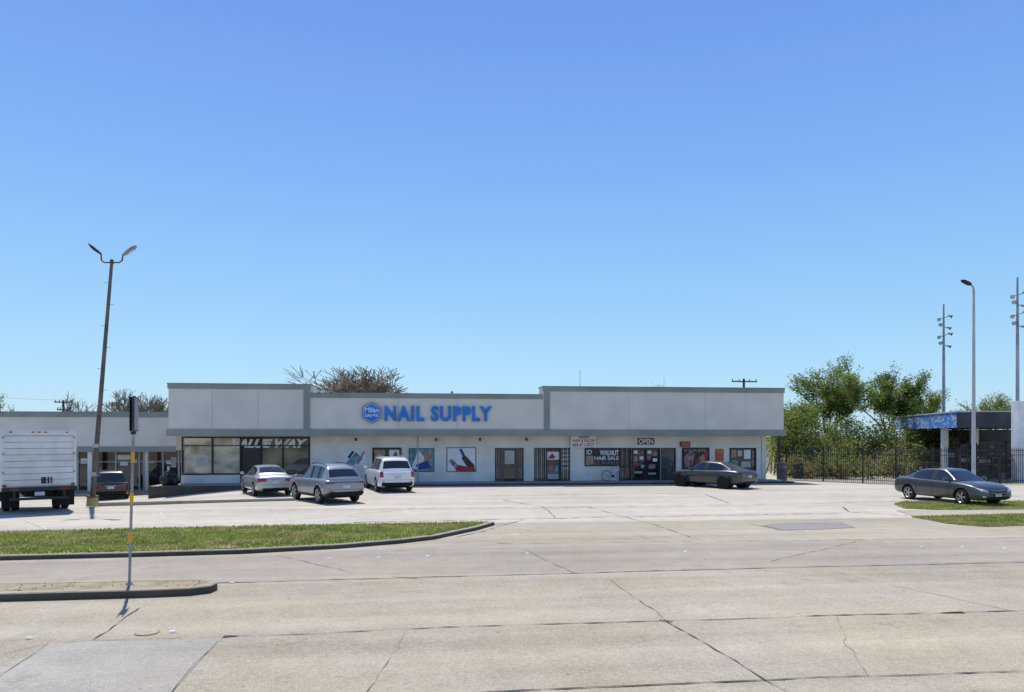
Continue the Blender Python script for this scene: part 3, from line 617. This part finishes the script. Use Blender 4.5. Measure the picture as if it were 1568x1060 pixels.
# ---------- street furniture
def polelamp_left():
    x,z=-17.42,30.7; u,v=W(x,z); e=empty('street_lamp',(u,v,0)); mb=MB(); 
    tu,tv=W(-16.62,30.7); T=Vector((tu-u,tv-v,10.15)); Bp=Vector((0,0,.35))
    mb.cone(Bp,T,.105,.06,'rust',12)
    for i in range(1,22):
        if i%2: continue
        p=Bp.lerp(T,i/22); q=.16 if i%4 else -.16; mb.cone(p,p+Vector((q*1.4,0,.01)),.012,.012,'steel',5)
    mb.cone((0,0,0),(0,0,.36),.24,.20,'yellow',14)
    mb.obox((0,0,.40),(.4,.4,.05),.2,'rust')
    A=T+Vector((0,0,-.02)); pts=[(-.44,.32),(-.43,.06),(-.30,-.02),(.30,-.02),(.43,.06),(.46,.28)]
    P=[A+Vector((x*C*1.0,-x*S,z)) for x,z in pts]
    for a,b in zip(P,P[1:]): mb.cone(a,b,.03,.03,'rust',8)
    mb.cone(T-Vector((0,0,.1)),T+Vector((0,0,.08)),.08,.07,'rust',10)
    for p,dx,dz,n,wd in((P[0],-.5,.42,'l',.08),(P[-1],.52,.36,'r',.14)):
        d=Vector((dx*C,-dx*S,dz)).normalized(); side=Vector((S,C,0)); upv=d.cross(side); V=[]
        for t,w_,h_ in((0,.04,.025),(.15,.09,.035),(.5,wd*.9,.035),(.68,wd*.5,.015)):
            c=p+d*t
            for sy,sz in((-1,-1),(1,-1),(1,1),(-1,1)): V.append(c+side*w_*sy+upv*h_*sz*1.2)
        F=[(j*4+i,j*4+(i+1)%4,(j+1)*4+(i+1)%4,(j+1)*4+i) for j in range(3) for i in range(4)]+[(0,3,2,1),(12,13,14,15)]
        mb.add(V,F,'frameblk' if n=='l' else 'steel')
        c=p+d*.38; mb.obox(c-upv*0.06*(1 if upv.z>0 else -1),(.26,.14,.02),(Matrix((d,side,upv)).transposed()),'lens')
    for t in(.10,.22): p=Bp.lerp(T,t); mb.obox(p+Vector((0,-.12,0)),(.22,.05,.16),0,'whitepole')
    mb.obj('pole_and_heads',e)
polelamp_left()
def lamp_right():
    z=37.5; x=(1491-784)/1132*z; u,v=W(x,z); e=empty('street_lamp',(u,v,0)); mb=MB()
    mb.cone((0,0,0),(0,0,10.35),.10,.06,'whitepole',12); mb.cone((0,0,0),(0,0,.5),.26,.24,'conc',14)
    P=[Vector((0,0,10.3)),Vector((-.05,0,10.5)),Vector((-.22,.03,10.62))]
    for a,b in zip(P,P[1:]): mb.cone(a,b,.04,.035,'steel',8)
    d=Vector((-.85,.1,.42)).normalized(); side=Vector((.1,1,0)).normalized(); up=d.cross(side); V=[]
    for t,w_,h_ in((0,.05,.04),(.12,.12,.06),(.42,.13,.05),(.55,.06,.02)):
        c=P[-1]+d*(t-.1)
        for sy,sz in((-1,-1),(1,-1),(1,1),(-1,1)): V.append(c+side*w_*sy+up*h_*sz)
    mb.add(V,[(j*4+i,j*4+(i+1)%4,(j+1)*4+(i+1)%4,(j+1)*4+i) for j in range(3) for i in range(4)]+[(0,3,2,1),(12,13,14,15)],'frameblk')
    mb.obj('pole_and_head',e)
lamp_right()
def sign():
    z=13.75; x=(198-784)/1132*z; u,v=W(x,z); e=empty('traffic_sign',(u,v,.13)); mb=MB()
    def P(h): return Vector((.09*h/3.5,0,h))
    n=14
    for i in range(n): mb.cone(P(3.50*i/n),P(3.50*(i+1)/n),.026,.026,'steel',8,cap=False)
    for h in(.9,1.62,2.38): 
        mb.cone(P(h-.10),P(h+.09),.032,.032,'orangerefl',10)
    mb.cone(P(0),P(.05),.07,.05,'steel',8)
    R=Matrix.Rotation(radians(101),3,'Z')
    for off in(-.035,.035):
        mb.obox(P(3.18)+R@Vector((0,off,0)),(.46,.010,.64),R,'frameblk')
        mb.obox(P(3.18)+R@Vector((0,off*1.18,0)),(.42,.004,.60),R,'steel')
    mb.obox(P(3.18),(.05,.055,.68),R,'steel'); mb.obox(P(2.83),(.08,.08,.05),R,'frameblk')
    mb.obj('post_and_panels',e)
sign()
def bicycle():
    u=wx(937); v=VW-.55; e=empty('bicycle',(u,v,.10)); mb=MB(); R=.33
    def ring(cx,r,t,k,n=28):
        for i in range(n):
            a=2*pi*i/n;b=2*pi*(i+1)/n; mb.cone((cx+cos(a)*r,0,R+sin(a)*r),(cx+cos(b)*r,0,R+sin(b)*r),t,t,k,5,cap=False)
    for cx in(-.50,.50):
        ring(cx,R-.015,.018,'tyre'); ring(cx,R-.04,.008,'rim')
        for i in range(14): a=2*pi*i/14; mb.cone((cx,0,R),(cx+cos(a)*.29,0,R+sin(a)*.29),.003,.003,'rim',4)
    bb=(-.07,0,.29);st=(-.18,0,.80);hd=(.33,0,.83);hb=(.37,0,.70);rw=(-.5,0,R);fw=(.5,0,R)
    for a,b in((bb,st),(bb,hb),(st,hd),(hd,hb),(hb,fw),(bb,rw),(rw,(-.16,0,.72))): mb.cone(a,b,.02,.018,'framegry',7)
    mb.cone(st,(-.2,0,.92),.015,.015,'steel',6); mb.obox((-.2,0,.94),(.24,.12,.05),0,'frameblk')
    mb.cone(hd,(.31,0,.98),.016,.016,'steel',6); mb.cone((.31,-.28,1.0),(.31,.28,1.0),.013,.013,'steel',6); mb.cone((.31,-.28,1.0),(.2,-.3,1.0),.016,.016,'frameblk',6)
    mb.cone((-.07,-.05,.29),(-.07,.05,.29),.09,.09,'frameblk',14); mb.cone((-.07,-.08,.29),(.06,-.08,.2),.01,.01,'steel',5); mb.obj('frame_and_wheels',e); e.rotation_euler[2]=.12
bicycle()
def lumps(name,c,rs):
    e=empty(name,c); mb=MB()
    for (x,y,r) in rs:
        n=12;V=[]
        for j in range(7):
            ph=pi*j/6
            for i in range(n):
                a=2*pi*i/n; rr=r*(1+.14*random.uniform(-1,1)); V.append((x+cos(a)*sin(ph)*rr,y+sin(a)*sin(ph)*rr,max(0,r*.95+cos(ph)*rr*1.05)))
        mb.add(V,[(j*n+i,j*n+(i+1)%n,(j+1)*n+(i+1)%n,(j+1)*n+i) for j in range(6) for i in range(n)],'black')
        mb.cone((x,y,r*1.9),(x+.03,y,r*2.2),.03,.07,'black',7)
    mb.obj('bags',e)
lumps('trash_bags',(uL+.1,43.9,.1),[(0,0,.34),(.45,.1,.26),(.15,.3,.42)])
# ---------- fence
def fence():
    e=empty('iron_fence'); mb=MB()
    pts=[GH(1204,735),GH(1372,742),GH(1470,741),GH(1700,741)]; Hh=2.15
    for a,b in zip(pts,pts[1:]):
        a=Vector(a);b=Vector(b); L_=(b-a).length; d=(b-a)/L_; n=int(L_/.115)
        for i in range(n+1):
            p=a+d*(i*.115); post=i%21==0; r=.04 if post else .012
            mb.obox((p.x,p.y,(Hh+(.1 if post else 0))/2),(r*2,r*2,Hh+(.1 if post else .0)),atan2(d.y,d.x),'frameblk')
            if not post: mb.cone((p.x,p.y,Hh),(p.x,p.y,Hh+.09),.014,.0,'frameblk',4,False)
        m=(a+b)/2
        for z in(.2,1.75,2.02): mb.obox((m.x,m.y,z),(L_,.035,.035),atan2(d.y,d.x),'frameblk')
    mb.obj('bars_and_rails',e)
fence()
mb=MB(); flat(mb,[GH(1200,735.5),GH(1372,742),GH(1800,740),GH(1800,700),GH(1200,700)],.006,'gravel'); mb.obj('gravel_yard')
def clutter(name,px,py,w,h,k,fn=None):
    u,v=GH(px,py); e=empty(name,(u,v,0),random.uniform(-.3,.3)); mb=MB()
    fn(mb,w,h,k); mb.obj('parts',e)
def pallet_stack(mb,w,h,k):
    n=int(h/.14)
    for i in range(n):
        z=i*.14; o=random.uniform(-.04,.04)
        for j in range(3): mb.box(-w/2+j*(w/2-.05)+o,-w/2+j*(w/2-.05)+.1+o,-.5,.5,z,z+.09,k)
        for j in range(6): mb.box(-w/2+o,w/2+o,-.5+j*.18,-.5+j*.18+.11,z+.092,z+.112,k)
for px,w,h in((1250,1.2,.45),(1275,1.3,.6),(1305,1.3,.4),(1330,1.2,.7),(1350,1.2,.5),(1420,1.2,1.1),(1440,1.2,.8)): clutter('pallet_stack',px,728,w,h,'gravel' if px<1400 else 'wood',pallet_stack)
def cone_(mb,w,h,k):
    mb.box(-w,w,-w,w,0,.04,k); mb.cone((0,0,.04),(0,0,h),w*.75,.04,k,12); mb.cone((0,0,h*.5),(0,0,h*.68),w*.48,w*.34,'white',12)
for px in(1238,1291): clutter('traffic_cone',px,733,.2,.7,'orange',cone_)
def bin_(mb,w,h,k):
    mb.cone((0,0,0),(0,0,h),w*.85,w,k,14); mb.cone((0,0,h),(0,0,h+.08),w*1.06,w*.9,k,14); mb.box(-w*.3,w*.3,-w*1.1,-w,h*.8,h*.86,'steel')
clutter('trash_bin',1222,733,.35,1.0,'dkgrey',bin_); clutter('trash_bin',1197,737,.35,1.1,'rust',bin_)
# ---------- gas station
def station():
    e=empty('fuel_station_canopy'); 
    def P(px,z): return Vector(W((px-784)/1132*z,z))
    a=P(1465,50); b=P(1366,66); c=P(1640,49.5); d=c+(b-a); mb=MB()
    zt_,zb_=4.52,3.48
    V=[(p.x,p.y,z) for z in(zb_,zt_) for p in(a,c,d,b)]
    mb.add(V,[(0,1,2,3),(7,6,5,4)],'dkgrey'); mb.add(V,[(0,1,5,4),(1,2,6,5),(2,3,7,6)],'dkgrey'); mb.add(V,[(3,0,4,7)],'bluefas')
    for p,q in((a,c),(b,a)):
        m=(p+q)/2; dd=q-p; mb.obox((m.x,m.y,zt_+.05),(dd.length,.12,.08),atan2(dd.y,dd.x),'whitepole')
    for t,s in((.25,.12),(.25,.6),(.8,.15),(.8,.6)):
        p=a+(b-a)*t+(c-a)*s*.6; mb.obox((p.x,p.y,1.75),(.35,.35,3.45),.1,'white' if t<.5 else 'stucco')
    for t in(.3,.7):
        p=a+(b-a)*t+(c-a)*.15; mb.obox((p.x,p.y,.08),(2.2,1.0,.16),1.2,'conc'); mb.obox((p.x,p.y,.95),(.9,.5,1.6),1.2,'dkgrey'); mb.obox((p.x,p.y,1.5),(.92,.52,.3),1.2,'steel')
    mb.obj('canopy',e)
    e2=empty('fuel_station_shop'); mb=MB(); p=P(1474,58); q=P(1720,58); m=(p+q)/2; 
    mb.obox((m.x,m.y+3,1.7),((q-p).length,6,3.4),0,'dkgrey')
    for i in range(5):
        x=p.x+.8+i*2.3; mb.box(x,x+1.8,m.y-.08,m.y-.02,.5,2.5,'glass'); mb.box(x-.05,x+1.85,m.y-.05,m.y-.021,.42,.5,'framegry')
    w=P(1559,46); mb.obox((w.x+.25,w.y+.3,2.55),(.5,.5,5.1),0,'white'); mb.obj('body',e2)
    for px,z in((1527,47),(1497,49)):
        r=P(px,z); e3=empty('storage_rack',(r.x,r.y,0)); mb=MB()
        for i in range(5):
            mb.obox((0,0,.25+i*.45),(2.2,.9,.04),0,'frameblk')
            for j in range(6): mb.obox((-.9+j*.36,0,.42+i*.45),(.28,.6,random.uniform(.2,.34)),random.uniform(-.1,.1),random.choice(('dkgrey','black','black','rust','steel')))
        for sx in(-1.1,1.1):
            for sy in(-.45,.45): mb.box(sx-.03,sx+.03,sy-.03,sy+.03,0,2.5,'frameblk')
        mb.obj('shelves',e3)
station()
def sports(px,ytop,z,scale,lev):
    x=(px-784)/1132*z; u,v=W(x,z); e=empty('floodlight_pole',(u,v,0)); mb=MB(); H=CH+(668-ytop)/1132*z
    mb.cone((0,0,0),(0,0,H*.66),.15,.11,'whitepole',10); mb.cone((0,0,H*.66),(0,0,H),.11,.06,'steel',10)
    for i,yy in enumerate(lev):
        h=CH+(668-yy)/1132*z; s=.42*scale*(1 if i%2==0 else .75); t_=.14 if i%2 else -.14
        mb.cone((-s*1.1,0,h+t_),(s*1.1,0,h-t_),.03,.03,'steel',6)
        for q in(-1,1):
            c=Vector((q*s*1.15,-.15,h-q*t_)); d=Vector((q*.75,-.5,-.35)).normalized()
            mb.cone(c,c+d*.16,.05,.15*scale,'dkgrey',10); mb.cone(c-d*.16,c,.08,.06,'steel',8); mb.cone(c+d*.16,c+d*.17,.13*scale,.13*scale,'lens',10)
    mb.obj('pole_and_lamps',e)
sports(1445,466,62,1.0,(487,500,514,528)); sports(1558,425,54,1.0,(452,466,482,498))
def upole(px,ytop,z,arms):
    x=(px-784)/1132*z; u,v=W(x,z); e=empty('utility_pole',(u,v,0)); mb=MB(); H=CH+(668-ytop)/1132*z
    mb.cone((0,0,0),(0,0,H),.20,.13,'wood',10)
    for dz,w in arms:
        mb.obox((0,-.15,H-dz),(w,.12,.14),.05,'wood')
        for t in(-.46,-.2,.2,.46): mb.cone((t*w,-.15,H-dz+.07),(t*w,-.15,H-dz+.32),.06,.04,'rust',6)
    mb.cone((.4,-.1,H-1.9),(.4,-.1,H-1.1),.24,.24,'steel',12); mb.obj('pole_and_arms',e); return Vector((u,v,H))
upole(1139,580,88,((.35,3.2),)); p1=upole(97,613,92,((.25,1.9),(1.2,1.3)))
mb=MB(); u,v=W((888-784)/1132*70,70); mb.cone((u,v,0),(u,v,CH+101/1132*70),.05,.02,'steel',6); mb.obj('antenna_mast')
mb=MB(); q=Vector((p1.x-38,p1.y-25,p1.z+5))
for o_ in(-.4,.4):
    pr=None
    for i in range(25):
        t=i/24; p=p1.lerp(q,t)+Vector((o_,0,-4*t*(1-t)*1.2)); 
        if pr: mb.cone(pr,p,.012,.012,'steel',4,False)
        pr=p
mb.obj('power_line')
# ---------- trees
def tree(name,px,ytop,z,width,leafy=1.0,seed=1,leaf=.13,per=26,levels=4,trunk=.16,low=.2,rmin=.012,sp0=.5,kids=3,holes=.15):
    rnd=random.Random(seed); x=(px-784)/1132*z; u,v=W(x,z); H=CH+(668-ytop)/1132*z
    e=empty(name,(u,v,0)); mb=MB(); tips=[]
    def br(p,d,L_,r,lv):
        n=3; q=p
        for i in range(n):
            d=(d+Vector((rnd.gauss(0,.13),rnd.gauss(0,.13),rnd.gauss(.05,.07)))).normalized(); p2=q+d*L_/n
            r2=r*.82; mb.cone(q,p2,max(r,rmin),max(r2,rmin*.8),'bark' if lv<3 else 'twig',6 if lv<2 else 3,False)
            if lv>=2: tips.append((p2,lv))
            if lv>0 and lv<levels and rnd.random()<.5: 
                nd_=(d+Vector((rnd.uniform(-1,1),rnd.uniform(-1,1),rnd.uniform(-.3,.5)))*.9).normalized(); br(p2,nd_,L_*.55,r2*.5,lv+1)
            q=p2;r=r2
        if lv<levels:
            for i in range(kids if lv else 5):
                a=rnd.uniform(0,2*pi); nd_=(d+Vector((cos(a)*sp0,sin(a)*sp0,rnd.uniform(-.1,.3)))).normalized()
                br(q,nd_,L_*rnd.uniform(.6,.9),r*.58,lv+1)
    br(Vector((0,0,0)),Vector((rnd.uniform(-.05,.05),0,1)),H*low,trunk,0)
    zs=sorted(v_[2] for v_ in mb.v); zmax=zs[int(len(zs)*.995)]; xm=sorted(v_[0] for v_ in mb.v); xa,xb=xm[int(len(xm)*.01)],xm[int(len(xm)*.99)]; wd=xb-xa; xc=(xa+xb)/2
    sz=(H-.2)/zmax; sx=width/wd
    def tr(p): t=min(1,max(0,p[2]/(zmax*.3))); return (p[0]*sx-xc*sx*t, p[1]*sx, p[2]*sz)
    mb.v=[tr(p) for p in mb.v]
    mb.obj('trunk_and_limbs',e)
    if leafy>0:
        lb=MB(); cl={}
        for p,lv in tips:
            p=Vector(tr(p)); key=(int(p.x/1.1+50),int(p.y/1.1+50),int(p.z/.9+50))
            if key not in cl: cl[key]=rnd.random()
            q=cl[key]
            if q<holes or rnd.random()<.2: continue
            k='leafL' if q>.40 else 'leafD'
            if leafy<1: k='bud'
            for _ in range(int(per*rnd.uniform(.4,1.5)+rnd.random())):
                c=p+Vector((rnd.gauss(0,.2),rnd.gauss(0,.2),rnd.gauss(0,.17))); s=leaf*rnd.uniform(.6,1.3)
                a=Vector((rnd.gauss(0,1),rnd.gauss(0,1),rnd.gauss(0,1))).normalized(); b=a.orthogonal().normalized(); 
                kk=k if rnd.random()<.8 or leafy<1 else('leafD' if k=='leafL' else 'leafL')
                lb.add([c-a*s*.6,c+b*s*.4,c+a*s*.6,c-b*s*.4],[(0,1,2,3)],kk)
        lb.obj('foliage',e)
tree('deciduous_tree',1264,567,62,4.6,seed=3,per=13,leaf=.15,holes=.10)
tree('deciduous_tree',1336,553,64,7.0,seed=5,per=13,leaf=.15,holes=.12)
tree('deciduous_tree',1411,594,68,5.4,seed=8,per=9,leaf=.14)
tree('deciduous_tree',1518,604,84,6.5,seed=9,per=5,leaf=.16)
tree('deciduous_tree',1210,618,60,3.6,seed=12,per=8,leaf=.14)
tree('bare_tree',545,568,72,8.4,leafy=.3,seed=21,per=.25,leaf=.08,levels=5,rmin=.009,low=.15,sp0=.5,kids=4)
tree('bare_tree',175,597,82,6.5,leafy=0,seed=22,levels=5,rmin=.010,low=.15)
tree('bare_tree',238,607,80,5,leafy=.3,seed=23,per=.3,leaf=.08,levels=5,rmin=.010,low=.15)
tree('bare_tree',1007,584,80,2.6,leafy=0,seed=24,levels=3,rmin=.012)
tree('bare_tree',128,606,84,4.5,leafy=0,seed=27,levels=4,rmin=.012)
tree('deciduous_tree',-25,602,85,7,seed=25,per=4,leaf=.14)
def shrubs(name,px0,px1,z,ys,seed,k1='leafL',k2='leafD',n=9000,sd=6):
    rnd=random.Random(seed); e=empty(name); mb=MB(); lb=MB(); cl=[]
    for i in range(90):
        t=rnd.random(); px=px0+(px1-px0)*t; yy=ys[0]+(ys[1]-ys[0])*t+rnd.gauss(0,sd)+7*sin(px*.07+seed); zz=z+rnd.uniform(-3,3)
        H=CH+(668-yy)/1132*zz; u,v=W((px-784)/1132*zz,zz)
        top=Vector((u,v,H*rnd.uniform(.35,1))); b=Vector((u+rnd.gauss(0,.3),v+rnd.gauss(0,.3),0)); mb.cone(b,top,.05,.015,'bark',5,False); cl.append((top,rnd.uniform(.35,.8),rnd.random()))
        cl.append((b.lerp(top,.6)+Vector((rnd.gauss(0,.5),rnd.gauss(0,.5),0)),rnd.uniform(.4,.8),rnd.random()))
    mb.obj('stems',e)
    for _ in range(n):
        c,r,q=rnd.choice(cl); d=Vector((rnd.gauss(0,1),rnd.gauss(0,1),rnd.gauss(0,.9))); p=c+d*r*.6
        if p.z<.05: continue
        s=rnd.uniform(.09,.2); a=Vector((rnd.gauss(0,1),rnd.gauss(0,1),rnd.gauss(0,1))).normalized(); b=a.orthogonal().normalized()
        lb.add([p-a*s*.6,p+b*s*.4,p+a*s*.6,p-b*s*.4],[(0,1,2,3)],(k1 if (q<.62)==(rnd.random()<.85) else k2) if rnd.random()>.14 else 'leafB')
    lb.obj('foliage',e)
shrubs('shrub_thicket',1185,1300,57,(630,650),1,n=15000); shrubs('shrub_thicket',1290,1470,60,(646,638),2,n=18000); shrubs('shrub_thicket',1205,1400,53,(694,698),3,k2='leafB',n=9000)
shrubs('shrub_thicket',1450,1900,90,(655,640),4,n=12000)
# ---------- light
w=bpy.data.worlds.new('World'); scene.world=w; w.use_nodes=True; nt=w.node_tree
bg=nt.nodes['Background']; sk=nt.nodes.new('ShaderNodeTexSky'); sk.sky_type='NISHITA'; sk.sun_disc=False
sd=Vector((-0.257,0.967)); az=atan2(-sd.x,sd.y); EL=radians(63)
sk.sun_elevation=EL; sk.sun_rotation=-az; sk.altitude=100; sk.air_density=1.0; sk.dust_density=.3; sk.ozone_density=3
nt.links.new(sk.outputs[0],bg.inputs[0]); bg.inputs[1].default_value=.12
tc=nt.nodes.new('ShaderNodeTexCoord'); sp=nt.nodes.new('ShaderNodeSeparateXYZ'); rp=nt.nodes.new('ShaderNodeValToRGB'); bg2=nt.nodes.new('ShaderNodeBackground'); mx=nt.nodes.new('ShaderNodeMixShader'); mx.inputs[0].default_value=.8
nt.links.new(tc.outputs['Generated'],sp.inputs[0]); nt.links.new(sp.outputs[2],rp.inputs[0]); nt.links.new(rp.outputs[0],bg2.inputs[0])
cr=rp.color_ramp; cr.elements[0].position=0; cr.elements[0].color=(.50,.76,.94,1); cr.elements[1].position=1; cr.elements[1].color=(.08,.17,.48,1)
for p,c in((.08,(.42,.73,1.0,1)),(.18,(.32,.62,1.0,1)),(.33,(.225,.46,.97,1)),(.5,(.155,.335,.88,1))):
    el=cr.elements.new(p); el.color=c
nt.links.new(bg.outputs[0],mx.inputs[1]); nt.links.new(bg2.outputs[0],mx.inputs[2]); nt.links.new(mx.outputs[0],nt.nodes['World Output'].inputs[0])
sl=bpy.data.lights.new('sun','SUN'); sl.energy=4.8; sl.angle=radians(.5); sl.color=(1,.955,.88); so=bpy.data.objects.new('sun',sl); scene.collection.objects.link(so)
dirv=-Vector((sd.normalized().x*cos(EL),sd.normalized().y*cos(EL),sin(EL))); so.rotation_euler=dirv.to_track_quat('-Z','Y').to_euler()
cd=bpy.data.cameras.new('camera'); co=bpy.data.objects.new('camera',cd); scene.collection.objects.link(co); scene.camera=co
co.location=(0,0,CH); co.rotation_euler=(radians(90),0,-TH); cd.sensor_width=36; cd.lens=36*FPX/1568; cd.shift_y=(668-530)/1568; cd.clip_end=5000; cd.clip_start=.1
scene.view_settings.view_transform='Standard'; scene.view_settings.look='None'; scene.view_settings.exposure=0
